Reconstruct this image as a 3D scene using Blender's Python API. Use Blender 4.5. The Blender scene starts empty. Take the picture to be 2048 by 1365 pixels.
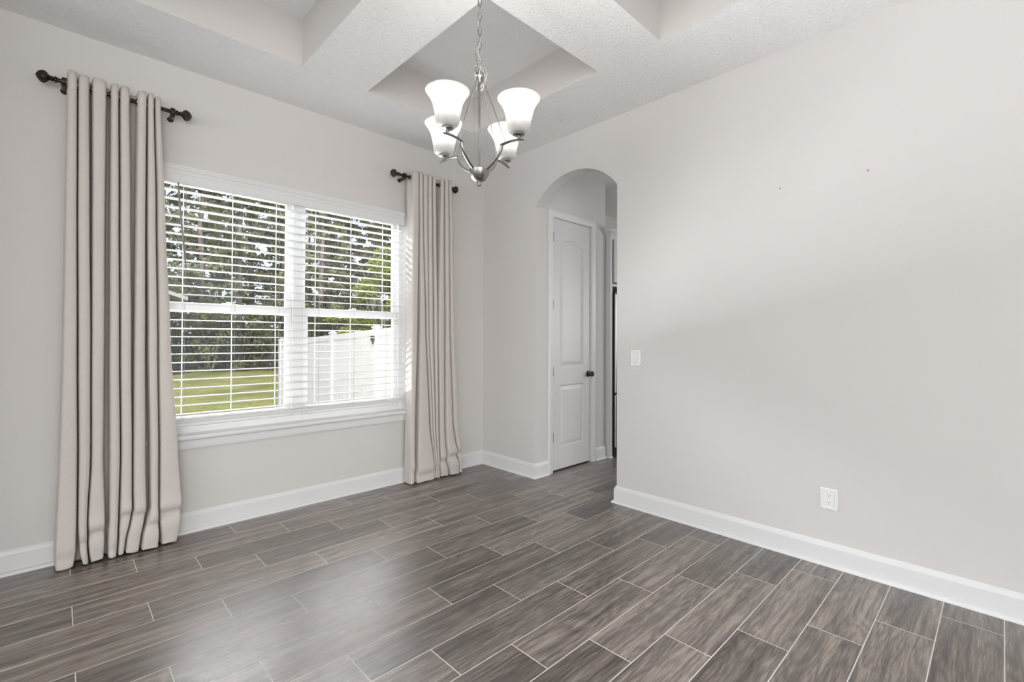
import bpy, bmesh, math, random
from math import sin, cos, pi, radians, sqrt
from mathutils import Vector, Matrix

random.seed(7)
C = bpy.context.scene.collection
SC = bpy.context.scene

# ---------------------------------------------------------------- camera
YAW, PITCH, ROLL, FPX, CYP = 0.804999, 0.0102038, 0.00360688, 942.95, 668.65
fw = Vector((cos(YAW) * cos(PITCH), sin(YAW) * cos(PITCH), sin(PITCH)))
rt = Vector((sin(YAW), -cos(YAW), 0))
up = rt.cross(fw)
rt2 = rt * cos(ROLL) + up * sin(ROLL)
up2 = -rt * sin(ROLL) + up * cos(ROLL)
cam = bpy.data.objects.new('camera', bpy.data.cameras.new('camera'))
C.objects.link(cam)
cam.matrix_world = Matrix(((rt2.x, up2.x, -fw.x, 0), (rt2.y, up2.y, -fw.y, 0),
                           (rt2.z, up2.z, -fw.z, 1.27), (0, 0, 0, 1)))
cam.data.sensor_width = 36
cam.data.lens = FPX / 2048 * 36
cam.data.shift_y = (CYP - 682.5) / 2048
cam.data.clip_start = 0.02
cam.data.clip_end = 300
SC.camera = cam

# ---------------------------------------------------------------- sky, sun, fill light, exposure
SC.view_settings.view_transform = 'Standard'
SC.view_settings.look = 'None'
SC.view_settings.gamma = 1
SC.view_settings.use_curve_mapping = False
SC.view_settings.exposure = 0.22
SC.cycles.max_bounces = 10
SC.cycles.diffuse_bounces = 6
SC.cycles.transparent_max_bounces = 16
SC.cycles.sample_clamp_indirect = 6

w = bpy.data.worlds.new('sky')
SC.world = w
w.use_nodes = True
nt = w.node_tree
sky = nt.nodes.new('ShaderNodeTexSky')
sky.sky_type = 'NISHITA'
sky.sun_disc = False
sky.sun_elevation = radians(48)
sky.sun_rotation = radians(215)
sky.air_density = 1.0
sky.dust_density = 3.0
sky.ozone_density = 1.0
# thin bright cloud veil over the blue
tc = nt.nodes.new('ShaderNodeTexCoord')
cn = nt.nodes.new('ShaderNodeTexNoise')
cn.inputs['Scale'].default_value = 6.0
cn.inputs['Detail'].default_value = 5
nt.links.new(tc.outputs['Generated'], cn.inputs['Vector'])
cm = nt.nodes.new('ShaderNodeMix')
cm.data_type = 'RGBA'
mr_ = nt.nodes.new('ShaderNodeMapRange')
mr_.inputs[1].default_value, mr_.inputs[2].default_value = 0.3, 0.65
mr_.inputs[3].default_value, mr_.inputs[4].default_value = 0.55, 0.9
nt.links.new(cn.outputs['Fac'], mr_.inputs[0])
nt.links.new(mr_.outputs[0], cm.inputs[0])
nt.links.new(sky.outputs[0], cm.inputs[6])
cm.inputs[7].default_value = (2.6, 2.75, 3.0, 1)
nt.links.new(cm.outputs[2], nt.nodes['Background'].inputs[0])
nt.nodes['Background'].inputs[1].default_value = 0.36


def sun_lamp():
    d = bpy.data.lights.new('sun', 'SUN')
    d.energy = 3.0
    d.angle = radians(0.6)
    d.color = (1, 0.96, 0.9)
    o = bpy.data.objects.new('sun', d)
    C.objects.link(o)
    o.rotation_euler = Vector((0.50, 0.62, -0.80)).to_track_quat('-Z', 'Y').to_euler()


sun_lamp()


def area(name, loc, target, sx, sy, power, col=(1, 1, 1)):
    d = bpy.data.lights.new(name, 'AREA')
    d.shape = 'RECTANGLE'
    d.size, d.size_y = sx, sy
    d.energy = power
    d.color = col
    o = bpy.data.objects.new(name, d)
    C.objects.link(o)
    o.location = loc
    o.rotation_euler = (Vector(target) - Vector(loc)).to_track_quat('-Z', 'Y').to_euler()
    return o


# added fill lamps standing in for daylight of rooms behind the camera and kitchen
area('fill_rear_left', (-3.0, -1.2, 1.6), (1.6, 3.0, 2.6), 3.0, 2.4, 34)
area('fill_rear', (-1.2, -3.4, 1.4), (0.6, 3.0, 3.2), 2.4, 2.4, 98)
area('fill_west', (-4.3, 0.9, 1.5), (3.1, 2.9, 1.7), 1.8, 2.2, 36)
area('fill_kitchen', (6.3, 0.6, 1.6), (4.0, 2.9, 1.3), 1.2, 1.2, 27)
# added lamps hidden outside the window, boosting sky light and ground bounce
area('fill_window_high', (1.8, 6.4, 4.4), (1.3, 3.0, 0.9), 3.6, 1.6, 5200, (0.96, 0.98, 1)).data.spread = radians(110)
area('fill_window_low', (1.5, 5.1, -0.2), (1.5, 3.2, 1.9), 4.0, 1.5, 3400).data.spread = radians(140)

# ---------------------------------------------------------------- room dimensions (metres)
D = 3.6966      # window wall plane  y = D
R = 3.1439      # arch wall plane    x = R
H = 3.0257      # ceiling
XA0, XA1 = -5.0, 9.0
YA0 = -5.0
AY0, AY1 = 2.086, 2.963     # arch opening
WT = 0.115                  # arch wall thickness

# ---------------------------------------------------------------- node helpers / materials


class NB:
    def __init__(s, name):
        s.m = bpy.data.materials.new(name)
        s.m.use_nodes = True
        s.t = s.m.node_tree
        s.b = s.t.nodes['Principled BSDF']
        s.out = s.t.nodes['Material Output']

    def n(s, typ, **k):
        x = s.t.nodes.new(typ)
        for a, v in k.items():
            setattr(x, a, v)
        return x

    def l(s, a, b):
        s.t.links.new(a, b)

    def put(s, sock, v):
        if v is None:
            return
        if isinstance(v, bpy.types.NodeSocket):
            s.l(v, sock)
        else:
            sock.default_value = v

    def math(s, op, a, b=None, c=None, clamp=False):
        x = s.n('ShaderNodeMath', operation=op)
        x.use_clamp = clamp
        s.put(x.inputs[0], a)
        s.put(x.inputs[1], b)
        s.put(x.inputs[2], c)
        return x.outputs[0]

    def coord(s):
        return s.n('ShaderNodeTexCoord').outputs['Object']

    def sep(s, v):
        x = s.n('ShaderNodeSeparateXYZ')
        s.l(v, x.inputs[0])
        return x.outputs

    def comb(s, a, b, c):
        x = s.n('ShaderNodeCombineXYZ')
        s.put(x.inputs[0], a)
        s.put(x.inputs[1], b)
        s.put(x.inputs[2], c)
        return x.outputs[0]

    def noise(s, vec, scale, detail=2, rough=0.5, dist=0.0):
        x = s.n('ShaderNodeTexNoise')
        s.l(vec, x.inputs['Vector'])
        x.inputs['Scale'].default_value = scale
        x.inputs['Detail'].default_value = detail
        x.inputs['Roughness'].default_value = rough
        x.inputs['Distortion'].default_value = dist
        return x.outputs['Fac']

    def white(s, vec):
        x = s.n('ShaderNodeTexWhiteNoise')
        x.noise_dimensions = '3D'
        s.l(vec, x.inputs['Vector'])
        return x.outputs

    def ramp(s, fac, stops):
        x = s.n('ShaderNodeValToRGB')
        e = x.color_ramp.elements
        while len(e) < len(stops):
            e.new(0.5)
        for i, (p, c) in enumerate(stops):
            e[i].position = p
            e[i].color = (*c, 1) if len(c) == 3 else c
        s.l(fac, x.inputs[0])
        return x.outputs[0]

    def mix(s, fac, a, b, mode='MIX'):
        x = s.n('ShaderNodeMix', data_type='RGBA', blend_type=mode)
        s.put(x.inputs[0], fac)
        for sk, v in ((x.inputs[6], a), (x.inputs[7], b)):
            if isinstance(v, tuple) and len(v) == 3:
                v = (*v, 1)
            s.put(sk, v)
        return x.outputs[2]

    def bump(s, h, strength, dist):
        x = s.n('ShaderNodeBump')
        x.inputs['Strength'].default_value = strength
        x.inputs['Distance'].default_value = dist
        s.l(h, x.inputs['Height'])
        s.l(x.outputs[0], s.b.inputs['Normal'])
        return x.outputs[0]

    def set(s, col=None, rough=None, metal=None, spec=None, coat=None):
        if col is not None:
            s.put(s.b.inputs['Base Color'], (*col, 1) if isinstance(col, tuple) and len(col) == 3 else col)
        if rough is not None:
            s.put(s.b.inputs['Roughness'], rough)
        if metal is not None:
            s.put(s.b.inputs['Metallic'], metal)
        if spec is not None:
            s.put(s.b.inputs['Specular IOR Level'], spec)
        if coat is not None:
            s.put(s.b.inputs['Coat Weight'], coat)
        return s


def paint(name, col, rough, scale=0, bump=0.0, dist=0.001, spec=0.4, var=0.015):
    n = NB(name)
    co = n.coord()
    v = n.noise(co, 1.3, 3)
    c = n.mix(v, tuple(max(0, x - var) for x in col), tuple(x + var for x in col))
    n.set(c, rough, spec=spec)
    if scale:
        n.bump(n.noise(co, scale, 3, 0.6), bump, dist)
    return n.m


def metal(name, col, rough, streak=(1, 1, 60)):
    n = NB(name)
    mp = n.n('ShaderNodeMapping')
    n.l(n.coord(), mp.inputs[0])
    mp.inputs['Scale'].default_value = streak
    v = n.noise(mp.outputs[0], 30, 2)
    n.set(n.mix(v, tuple(x * 0.85 for x in col), tuple(min(1, x * 1.1) for x in col)),
          n.math('MULTIPLY_ADD', v, 0.15, rough - 0.07), 1.0)
    return n.m


M = {}
M['wall'] = paint('wall_paint', (0.635, 0.615, 0.59), 0.75, 160, 0.12, 0.001, 0.25)
M['trim'] = paint('trim_paint', (0.72, 0.72, 0.71), 0.35, 0, var=0.008)
M['door'] = paint('door_paint', (0.66, 0.655, 0.64), 0.40, 220, 0.04, 0.0006, var=0.008)
M['vinyl'] = paint('white_vinyl', (0.83, 0.83, 0.83), 0.3, 0, var=0.006)
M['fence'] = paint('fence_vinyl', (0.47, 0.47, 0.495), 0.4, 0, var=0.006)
M['slat'] = paint('slat_finish', (0.70, 0.70, 0.69), 0.38, 0, var=0.006)
M['plastic'] = paint('white_plastic', (0.80, 0.80, 0.79), 0.25, 0, var=0.004)
M['dark_slot'] = paint('dark_slot', (0.02, 0.02, 0.02), 0.6, 0, var=0.002)
M['cabinet'] = paint('cabinet_paint', (0.66, 0.655, 0.64), 0.4, 0, var=0.008)
M['black'] = paint('black_plastic', (0.012, 0.012, 0.013), 0.35, 0, var=0.002)
M['cord'] = paint('white_cord', (0.78, 0.78, 0.76), 0.8, 0, var=0.01)
M['lift_cord'] = paint('grey_cord', (0.33, 0.33, 0.32), 0.8, 0, var=0.02)
M['wand'] = paint('grey_wand', (0.20, 0.195, 0.19), 0.35, 0, var=0.01)
M['nickel'] = metal('brushed_nickel', (0.33, 0.318, 0.30), 0.3)
M['chain'] = metal('nickel_chain', (0.26, 0.25, 0.235), 0.35)
M['steel'] = metal('stainless_steel', (0.42, 0.41, 0.40), 0.35, (1, 60, 1))
M['hinge'] = metal('satin_nickel', (0.09, 0.087, 0.08), 0.4)


def ceiling_mat():
    n = NB('ceiling_knockdown')
    co = n.coord()
    a = n.noise(co, 42, 4, 0.6, 0.8)
    b = n.noise(co, 110, 3, 0.6)
    h = n.math('ADD', n.math('MULTIPLY', a, 1.0), n.math('MULTIPLY', b, 0.35))
    n.set(n.mix(a, (0.88, 0.88, 0.88), (0.91, 0.91, 0.91)), 0.85, spec=0.2)
    n.bump(h, 0.9, 0.012)
    return n.m


M['ceiling'] = ceiling_mat()


def bronze_mat():
    n = NB('oil_rubbed_bronze')
    v = n.noise(n.coord(), 90, 4)
    n.set(n.ramp(v, [(0.35, (0.022, 0.016, 0.013)), (0.75, (0.075, 0.052, 0.036))]), 0.38, 0.7)
    return n.m


M['bronze'] = bronze_mat()


def fabric_mat():
    n = NB('linen_weave')
    co = n.coord()
    x, y, z = n.sep(co)
    wv = n.noise(n.comb(n.math('MULTIPLY', x, 1.0), n.math('MULTIPLY', y, 1.0), n.math('MULTIPLY', z, 9.0)), 70, 2)
    wh = n.noise(n.comb(n.math('MULTIPLY', x, 9.0), n.math('MULTIPLY', y, 9.0), n.math('MULTIPLY', z, 1.0)), 70, 2)
    t = n.math('MULTIPLY_ADD', n.math('ADD', wv, wh), 0.5, 0.0)
    c = n.mix(t, (0.54, 0.495, 0.455), (0.71, 0.665, 0.625))
    n.set(c, 0.9, spec=0.15)
    n.b.inputs['Sheen Weight'].default_value = 0.15
    n.bump(t, 0.25, 0.0008)
    tr = n.n('ShaderNodeBsdfTranslucent')
    n.l(c, tr.inputs[0])
    mx = n.n('ShaderNodeMixShader')
    mx.inputs[0].default_value = 0.08
    n.l(n.b.outputs[0], mx.inputs[1])
    n.l(tr.outputs[0], mx.inputs[2])
    n.l(mx.outputs[0], n.out.inputs[0])
    return n.m


M['fabric'] = fabric_mat()


def glass_mat():
    n = NB('window_glass')
    fr = n.n('ShaderNodeFresnel')
    fr.inputs[0].default_value = 1.5
    tr = n.n('ShaderNodeBsdfTransparent')
    tr.inputs[0].default_value = (0.965, 0.968, 0.985, 1)
    gl = n.n('ShaderNodeBsdfGlossy')
    gl.inputs['Roughness'].default_value = 0.0
    mx = n.n('ShaderNodeMixShader')
    n.l(fr.outputs[0], mx.inputs[0])
    n.l(tr.outputs[0], mx.inputs[1])
    n.l(gl.outputs[0], mx.inputs[2])
    n.l(mx.outputs[0], n.out.inputs[0])
    return n.m


M['glass'] = glass_mat()


def shade_mat():
    n = NB('frosted_shade_glass')
    v = n.noise(n.coord(), 60, 2)
    n.set(n.mix(v, (0.62, 0.62, 0.61), (0.66, 0.66, 0.65)), 0.35)
    tr = n.n('ShaderNodeBsdfTranslucent')
    tr.inputs[0].default_value = (0.62, 0.62, 0.605, 1)
    tp = n.n('ShaderNodeBsdfTransparent')
    m1 = n.n('ShaderNodeMixShader')
    m1.inputs[0].default_value = 0.55
    n.l(n.b.outputs[0], m1.inputs[1])
    n.l(tr.outputs[0], m1.inputs[2])
    m2 = n.n('ShaderNodeMixShader')
    m2.inputs[0].default_value = 0.14
    n.l(m1.outputs[0], m2.inputs[1])
    n.l(tp.outputs[0], m2.inputs[2])
    n.l(m2.outputs[0], n.out.inputs[0])
    return n.m


M['shade'] = shade_mat()


def bulb_mat():
    n = NB('lit_bulb')
    n.set((0.9, 0.9, 0.88), 0.4)
    n.b.inputs['Emission Color'].default_value = (1.0, 0.96, 0.9, 1)
    n.b.inputs['Emission Strength'].default_value = 6.0
    return n.m


M['bulb'] = bulb_mat()


def floor_mat():
    n = NB('wood_look_plank_tile')
    x, y, z = n.sep(n.coord())
    P, L = 0.2030, 0.787
    yr = n.math('DIVIDE', y, P)
    row = n.math('FLOOR', yr)
    fy = n.math('FRACT', yr)
    xs = n.math('DIVIDE', n.math('ADD', n.math('SUBTRACT', x, 2.943), n.math('MULTIPLY', row, 0.26233)), L)
    colm = n.math('FLOOR', xs)
    fx = n.math('FRACT', xs)
    ident = n.comb(row, colm, 3.7)
    wn = n.white(ident)
    rv, rc = wn['Value'], n.sep(wn['Color'])
    # grout distance
    dy = n.math('MULTIPLY', n.math('SUBTRACT', 0.5, n.math('ABSOLUTE', n.math('SUBTRACT', fy, 0.5))), P)
    dx = n.math('MULTIPLY', n.math('SUBTRACT', 0.5, n.math('ABSOLUTE', n.math('SUBTRACT', fx, 0.5))), L)
    dist = n.math('MINIMUM', dx, dy)
    mr = n.n('ShaderNodeMapRange', interpolation_type='SMOOTHSTEP')
    n.l(dist, mr.inputs[0])
    mr.inputs[1].default_value = 0.0014
    mr.inputs[2].default_value = 0.0026
    plank = mr.outputs[0]
    # plank-local coordinates
    px = n.math('ADD', x, n.math('MULTIPLY', rc[0], 31.0))
    py = n.math('ADD', y, n.math('MULTIPLY', rc[1], 17.0))
    pz = n.math('MULTIPLY', rc[2], 23.0)
    v1 = n.comb(n.math('MULTIPLY', px, 0.9), n.math('MULTIPLY', py, 16.0), pz)
    v2 = n.comb(n.math('MULTIPLY', px, 5.0), n.math('MULTIPLY', py, 75.0), pz)
    v3 = n.comb(n.math('MULTIPLY', px, 0.9), n.math('MULTIPLY', py, 6.5), pz)
    streak = n.noise(v1, 1.5, 9, 0.68, 0.12)
    fine = n.noise(v2, 2.2, 6, 0.72, 0.2)
    cath = n.noise(v3, 1.5, 1.2, 0.35, 0.25)
    ring = n.math('PINGPONG', n.math('MULTIPLY', cath, 12.0), 0.5)
    ring = n.math('MULTIPLY', ring, 2.0)
    t = n.math('ADD', n.math('MULTIPLY', streak, 0.55), n.math('MULTIPLY', fine, 0.40))
    t = n.math('ADD', t, n.math('MULTIPLY', ring, 0.06))
    t = n.math('ADD', t, n.math('MULTIPLY', n.math('SUBTRACT', rv, 0.5), 0.10))
    col = n.ramp(t, [(0.385, (0.026, 0.020, 0.016)), (0.455, (0.076, 0.061, 0.052)),
                     (0.53, (0.148, 0.122, 0.106)), (0.62, (0.290, 0.247, 0.216))])
    hue = n.noise(n.comb(n.math('MULTIPLY', px, 1.0), n.math('MULTIPLY', py, 4.0), pz), 1.8, 2)
    col = n.mix(n.math('MULTIPLY', hue, 0.5), col, n.mix(1.0, col, (1.12, 1.0, 0.86), 'MULTIPLY'))
    col = n.mix(plank, (0.62, 0.59, 0.55), col)
    n.set(col, n.math('MULTIPLY_ADD', plank, -0.42, 0.80), spec=0.4)
    n.l(n.math('MULTIPLY', plank, 0.8), n.b.inputs['Coat Weight'])
    n.b.inputs['Coat Roughness'].default_value = 0.32
    n.b.inputs['Coat IOR'].default_value = 1.56
    h = n.math('ADD', n.math('MULTIPLY', plank, 1.0), n.math('MULTIPLY', fine, 0.18))
    n.bump(h, 0.35, 0.0016)
    return n.m


M['floor'] = floor_mat()


def lawn_mat():
    n = NB('lawn_grass')
    co = n.coord()
    a = n.noise(co, 0.5, 5, 0.65)
    b = n.noise(co, 9, 5, 0.7)
    t = n.math('ADD', n.math('MULTIPLY', a, 0.55), n.math('MULTIPLY', b, 0.45))
    n.set(n.ramp(t, [(0.35, (0.10, 0.125, 0.035)), (0.5, (0.22, 0.225, 0.07)),
                     (0.62, (0.36, 0.32, 0.15)), (0.75, (0.45, 0.40, 0.28))]), 0.95, spec=0.1)
    n.bump(b, 0.8, 0.05)
    return n.m


M['lawn'] = lawn_mat()


def leaf_mat(name, c1, c2, c3, trans=0.3, scale=1.4):
    n = NB(name)
    co = n.coord()
    v = n.noise(co, scale, 4, 0.7)
    oi = n.n('ShaderNodeObjectInfo').outputs['Random']
    t = n.math('ADD', n.math('MULTIPLY', v, 0.85), n.math('MULTIPLY', oi, 0.2))
    c = n.ramp(t, [(0.35, c1), (0.55, c2), (0.8, c3)])
    n.set(c, 0.6, spec=0.25)
    tr = n.n('ShaderNodeBsdfTranslucent')
    n.l(c, tr.inputs[0])
    mx = n.n('ShaderNodeMixShader')
    mx.inputs[0].default_value = trans
    n.l(n.b.outputs[0], mx.inputs[1])
    n.l(tr.outputs[0], mx.inputs[2])
    n.l(mx.outputs[0], n.out.inputs[0])
    return n.m


M['needles'] = leaf_mat('pine_needles', (0.13, 0.14, 0.075), (0.28, 0.29, 0.16), (0.52, 0.52, 0.32))
M['bush'] = leaf_mat('bush_leaves', (0.05, 0.06, 0.028), (0.11, 0.125, 0.05), (0.25, 0.26, 0.11))
M['yellow'] = leaf_mat('turning_leaves', (0.13, 0.19, 0.035), (0.40, 0.44, 0.10), (0.85, 0.70, 0.42), 0.35, 5.0)
M['bark'] = paint('pine_bark', (0.27, 0.225, 0.20), 0.95, 30, 0.6, 0.01, 0.1, 0.06)
M['roof'] = paint('roof_shingle', (0.42, 0.41, 0.40), 0.9, 12, 0.3, 0.01, 0.1, 0.05)
M['siding'] = paint('house_siding', (0.45, 0.44, 0.42), 0.8, 0)


# ---------------------------------------------------------------- mesh helpers
class MB:
    def __init__(s):
        s.bm = bmesh.new()

    def box(s, a, b, bev=0.0, seg=1, mi=0):
        x0, y0, z0 = (min(a[i], b[i]) for i in range(3))
        x1, y1, z1 = (max(a[i], b[i]) for i in range(3))
        v = [s.bm.verts.new(p) for p in ((x0, y0, z0), (x1, y0, z0), (x1, y1, z0), (x0, y1, z0),
                                         (x0, y0, z1), (x1, y0, z1), (x1, y1, z1), (x0, y1, z1))]
        fs = [s.bm.faces.new([v[i] for i in q]) for q in
              ((3, 2, 1, 0), (4, 5, 6, 7), (0, 1, 5, 4), (1, 2, 6, 5), (2, 3, 7, 6), (3, 0, 4, 7))]
        for f in fs:
            f.material_index = mi
        if bev > 0:
            es = list({e for f in fs for e in f.edges})
            bmesh.ops.bevel(s.bm, geom=es, offset=bev, segments=seg, affect='EDGES', profile=0.5)
        return s

    def tube(s, pts, r, n=10, cap=True, closed=False, flat=None):
        pts = [Vector(p) for p in pts]
        rr = r if isinstance(r, (list, tuple)) else [r] * len(pts)
        N = len(pts)
        rings = []
        prev = None
        for i, p in enumerate(pts):
            if closed:
                t = pts[(i + 1) % N] - pts[i - 1]
            else:
                t = pts[min(i + 1, N - 1)] - pts[max(i - 1, 0)]
            t.normalize()
            if prev is None:
                ref = Vector((0, 0, 1)) if abs(t.z) < 0.95 else Vector((1, 0, 0))
                a = (ref - t * ref.dot(t)).normalized()
            else:
                a = (prev - t * prev.dot(t)).normalized()
            prev = a
            b = t.cross(a)
            fl = flat or 1.0
            rings.append([s.bm.verts.new(p + a * cos(2 * pi * k / n) * rr[i] + b * sin(2 * pi * k / n) * rr[i] * fl)
                          for k in range(n)])
        for i in range(N if closed else N - 1):
            A, B = rings[i], rings[(i + 1) % N]
            for k in range(n):
                s.bm.faces.new((A[k], A[(k + 1) % n], B[(k + 1) % n], B[k]))
        if cap and not closed:
            s.bm.faces.new(rings[0][::-1])
            s.bm.faces.new(rings[-1])
        return s

    def lathe(s, prof, n=32, origin=(0, 0, 0), axis=(0, 0, 1), mod=None, closed=False):
        """prof: list of (r, h) along axis"""
        ax = Vector(axis).normalized()
        ref = Vector((1, 0, 0)) if abs(ax.x) < 0.9 else Vector((0, 1, 0))
        a = (ref - ax * ref.dot(ax)).normalized()
        b = ax.cross(a)
        o = Vector(origin)
        rings = []
        for i, (r, h) in enumerate(prof):
            if r < 1e-6:
                rings.append([s.bm.verts.new(o + ax * h)])
            else:
                rings.append([s.bm.verts.new(o + ax * h + (a * cos(2 * pi * k / n) + b * sin(2 * pi * k / n)) *
                                             (r * (mod(2 * pi * k / n, h) if mod else 1))) for k in range(n)])
        m = len(rings)
        for i in range(m if closed else m - 1):
            A, B = rings[i], rings[(i + 1) % m]
            for k in range(n):
                k2 = (k + 1) % n
                if len(A) == 1 and len(B) == 1:
                    continue
                if len(A) == 1:
                    s.bm.faces.new((A[0], B[k2], B[k]))
                elif len(B) == 1:
                    s.bm.faces.new((A[k], A[k2], B[0]))
                else:
                    s.bm.faces.new((A[k], A[k2], B[k2], B[k]))
        return s

    def prism(s, poly, f, d0, d1, mi=0):
        """poly: 2D loop; f(u, v, d) -> 3D point"""
        A = [s.bm.verts.new(f(u, v, d0)) for u, v in poly]
        B = [s.bm.verts.new(f(u, v, d1)) for u, v in poly]
        fs = [s.bm.faces.new(A[::-1]), s.bm.faces.new(B)]
        n = len(poly)
        for i in range(n):
            fs.append(s.bm.faces.new((A[i], A[(i + 1) % n], B[(i + 1) % n], B[i])))
        for q in fs:
            q.material_index = mi
        return s

    def sweep(s, path, prof, f):
        """mitred moulding: path 2D, prof (offset to the right of travel, height); f(u, v, h) -> 3D"""
        P = [Vector(p) for p in path]
        rows = []
        for i, p in enumerate(P):
            ds = []
            if i > 0:
                ds.append((P[i] - P[i - 1]).normalized())
            if i < len(P) - 1:
                ds.append((P[i + 1] - P[i]).normalized())
            ns = [Vector((d.y, -d.x)) for d in ds]
            if len(ns) == 1:
                nn = ns[0]
            else:
                nn = (ns[0] + ns[1]).normalized()
                nn = nn / max(0.2, nn.dot(ns[0]))
            rows.append([s.bm.verts.new(f(p.x + nn.x * o, p.y + nn.y * o, h)) for o, h in prof])
        k = len(prof)
        for A, B in zip(rows, rows[1:]):
            for j in range(k):
                s.bm.faces.new((A[j], A[(j + 1) % k], B[(j + 1) % k], B[j]))
        s.bm.faces.new(rows[0][::-1])
        s.bm.faces.new(rows[-1])
        return s

    def obj(s, name, mats, parent=None, smooth=None, recalc=True):
        if recalc:
            bmesh.ops.recalc_face_normals(s.bm, faces=s.bm.faces)
        me = bpy.data.meshes.new(name)
        s.bm.to_mesh(me)
        s.bm.free()
        for m in (mats if isinstance(mats, (list, tuple)) else [mats]):
            me.materials.append(m)
        if smooth is not None:
            me.polygons.foreach_set('use_smooth', [True] * len(me.polygons))
            if smooth < 179:
                me.set_sharp_from_angle(angle=radians(smooth))
        o = bpy.data.objects.new(name, me)
        C.objects.link(o)
        if parent is not None:
            o.parent = parent
            o.matrix_parent_inverse = Matrix.Translation(-parent.location)
        return o


def tag(o, label=None, cat=None, group=None, kind=None):
    if label:
        o['label'] = label
    if cat:
        o['category'] = cat
    if group:
        o['group'] = group
    if kind:
        o['kind'] = kind
    return o


def thing(name, loc, label=None, cat=None, group=None, kind=None):
    o = bpy.data.objects.new(name, None)
    o.empty_display_size = 0.1
    o.location = loc
    C.objects.link(o)
    return tag(o, label, cat, group, kind)


def struct(o, label, cat):
    return tag(o, label, cat, kind='structure')


def smoothstep(a, b, x):
    t = min(1, max(0, (x - a) / (b - a)))
    return t * t * (3 - 2 * t)


def lerp(a, b, t):
    return a + (b - a) * t


# ---------------------------------------------------------------- room shell
m = MB()
m.box((XA0, YA0, -0.12), (XA1, D + 0.02, 0))
struct(m.obj('floor', M['floor']), 'grey brown wood-look plank tile floor with pale grout lines', 'floor')


def build_ceiling():
    m = MB()
    bm = m.bm
    cx = [(0.15, 1.116), (1.565, 2.53)]
    cy = [(0.096, 1.386), (1.83, 3.12)]
    xs = [XA0, 0.15, 1.116, 1.565, 2.53, R + 0.05]
    ys = [YA0, 0.096, 1.386, 1.83, 3.12, D + 0.1]
    zt = 3.325
    holes = {(1, 1), (1, 3), (3, 1), (3, 3)}

    def q(pts, mi):
        f = bm.faces.new([bm.verts.new(p) for p in pts])
        f.material_index = mi
    for i in range(5):
        for j in range(5):
            x0, x1, y0, y1 = xs[i], xs[i + 1], ys[j], ys[j + 1]
            z = zt if (i, j) in holes else H
            q([(x0, y0, z), (x0, y1, z), (x1, y1, z), (x1, y0, z)], 0)
            if (i, j) in holes:
                for a, b in (((x0, y0), (x1, y0)), ((x1, y0), (x1, y1)), ((x1, y1), (x0, y1)), ((x0, y1), (x0, y0))):
                    q([(*a, H), (*b, H), (*b, zt), (*a, zt)], 1)
    # roof deck above, so no daylight leaks in
    m.box((XA0 - 2.5, YA0 - 3, 3.36), (XA1 + 1, D + 0.75, 3.5))
    return m.obj('ceiling', [M['ceiling'], M['wall']], recalc=False)


struct(build_ceiling(), 'white knockdown textured ceiling with four recessed coffers', 'ceiling')

# window wall with opening
WX0, WX1, WZ0, WZ1 = 0.36, 2.262, 0.60, 2.384
WD = 0.17
m = MB()
for x0, x1, z0, z1 in ((XA0, WX0, 0, H + .1), (WX1, R + WT, 0, H + .1), (WX0, WX1, 0, WZ0), (WX0, WX1, WZ1, H + .1)):
    m.box((x0, D, z0), (x1, D + WD, z1))
struct(m.obj('wall_north', M['wall']), 'warm grey painted wall with the wide window', 'wall')


def wall_east():
    m = MB()
    zs, rise = 2.487, 0.219
    hw = (AY1 - AY0) / 2
    cyc = (AY0 + AY1) / 2
    rad = (hw * hw + rise * rise) / (2 * rise)
    cz = zs + rise - rad
    a0 = math.asin(hw / rad)
    N = 48
    arc = [(cyc + rad * sin(-a0 + 2 * a0 * k / N), cz + rad * cos(-a0 + 2 * a0 * k / N)) for k in range(N + 1)]
    f = lambda u, v, d: (d, u, v)
    m.prism([(YA0, 0), (AY0, 0), (AY0, zs), (AY0, H + .1), (YA0, H + .1)], f, R, R + WT)
    m.prism([(AY1, 0), (D, 0), (D, H + .1), (AY1, H + .1), (AY1, zs)], f, R, R + WT)
    for (y0, z0), (y1, z1) in zip(arc, arc[1:]):
        m.prism([(y0, z0), (y1, z1), (y1, H + .1), (y0, H + .1)], f, R, R + WT)
    bmesh.ops.remove_doubles(m.bm, verts=m.bm.verts, dist=1e-5)
    return m.obj('wall_east', M['wall'])


struct(wall_east(), 'long light grey wall with arched opening', 'wall')

# short return of the left wall, cut back so fill lamps shine past
m = MB()
m.box((-0.60, 3.15, 0), (-0.48, D, H + .1))
struct(m.obj('wall_west', M['wall']), 'left end wall beside the curtained window', 'wall')

# hall and kitchen behind the arch
DX0, DX1, DZ1 = 3.382, 3.990, 2.437
m = MB()
m.box((R + WT, AY1, 0), (DX0, AY1 + 0.115, 2.95))
m.box((DX1, AY1, 0), (4.236, AY1 + 0.115, 2.95))
m.box((DX0, AY1, DZ1), (DX1, AY1 + 0.115, 2.95))
struct(m.obj('wall_hall', M['wall']), 'grey hall wall holding the closet door', 'wall')
m = MB()
m.box((R + WT, 3.70, 0), (XA1, 3.80, 2.95))
struct(m.obj('wall_kitchen', M['wall']), 'shaded kitchen wall above the fridge cabinet', 'wall')
m = MB()
m.box((R + WT, YA0, 2.94), (XA1, 3.80, 3.05))
struct(m.obj('ceiling_hall', M['ceiling']), 'white hall ceiling beyond the arch', 'ceiling')
m = MB()
m.box((XA1 - 1.4, YA0, 0), (XA1 - 1.3, 3.8, 2.94))
struct(m.obj('wall_far', M['wall']), 'far kitchen wall', 'wall')

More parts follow.
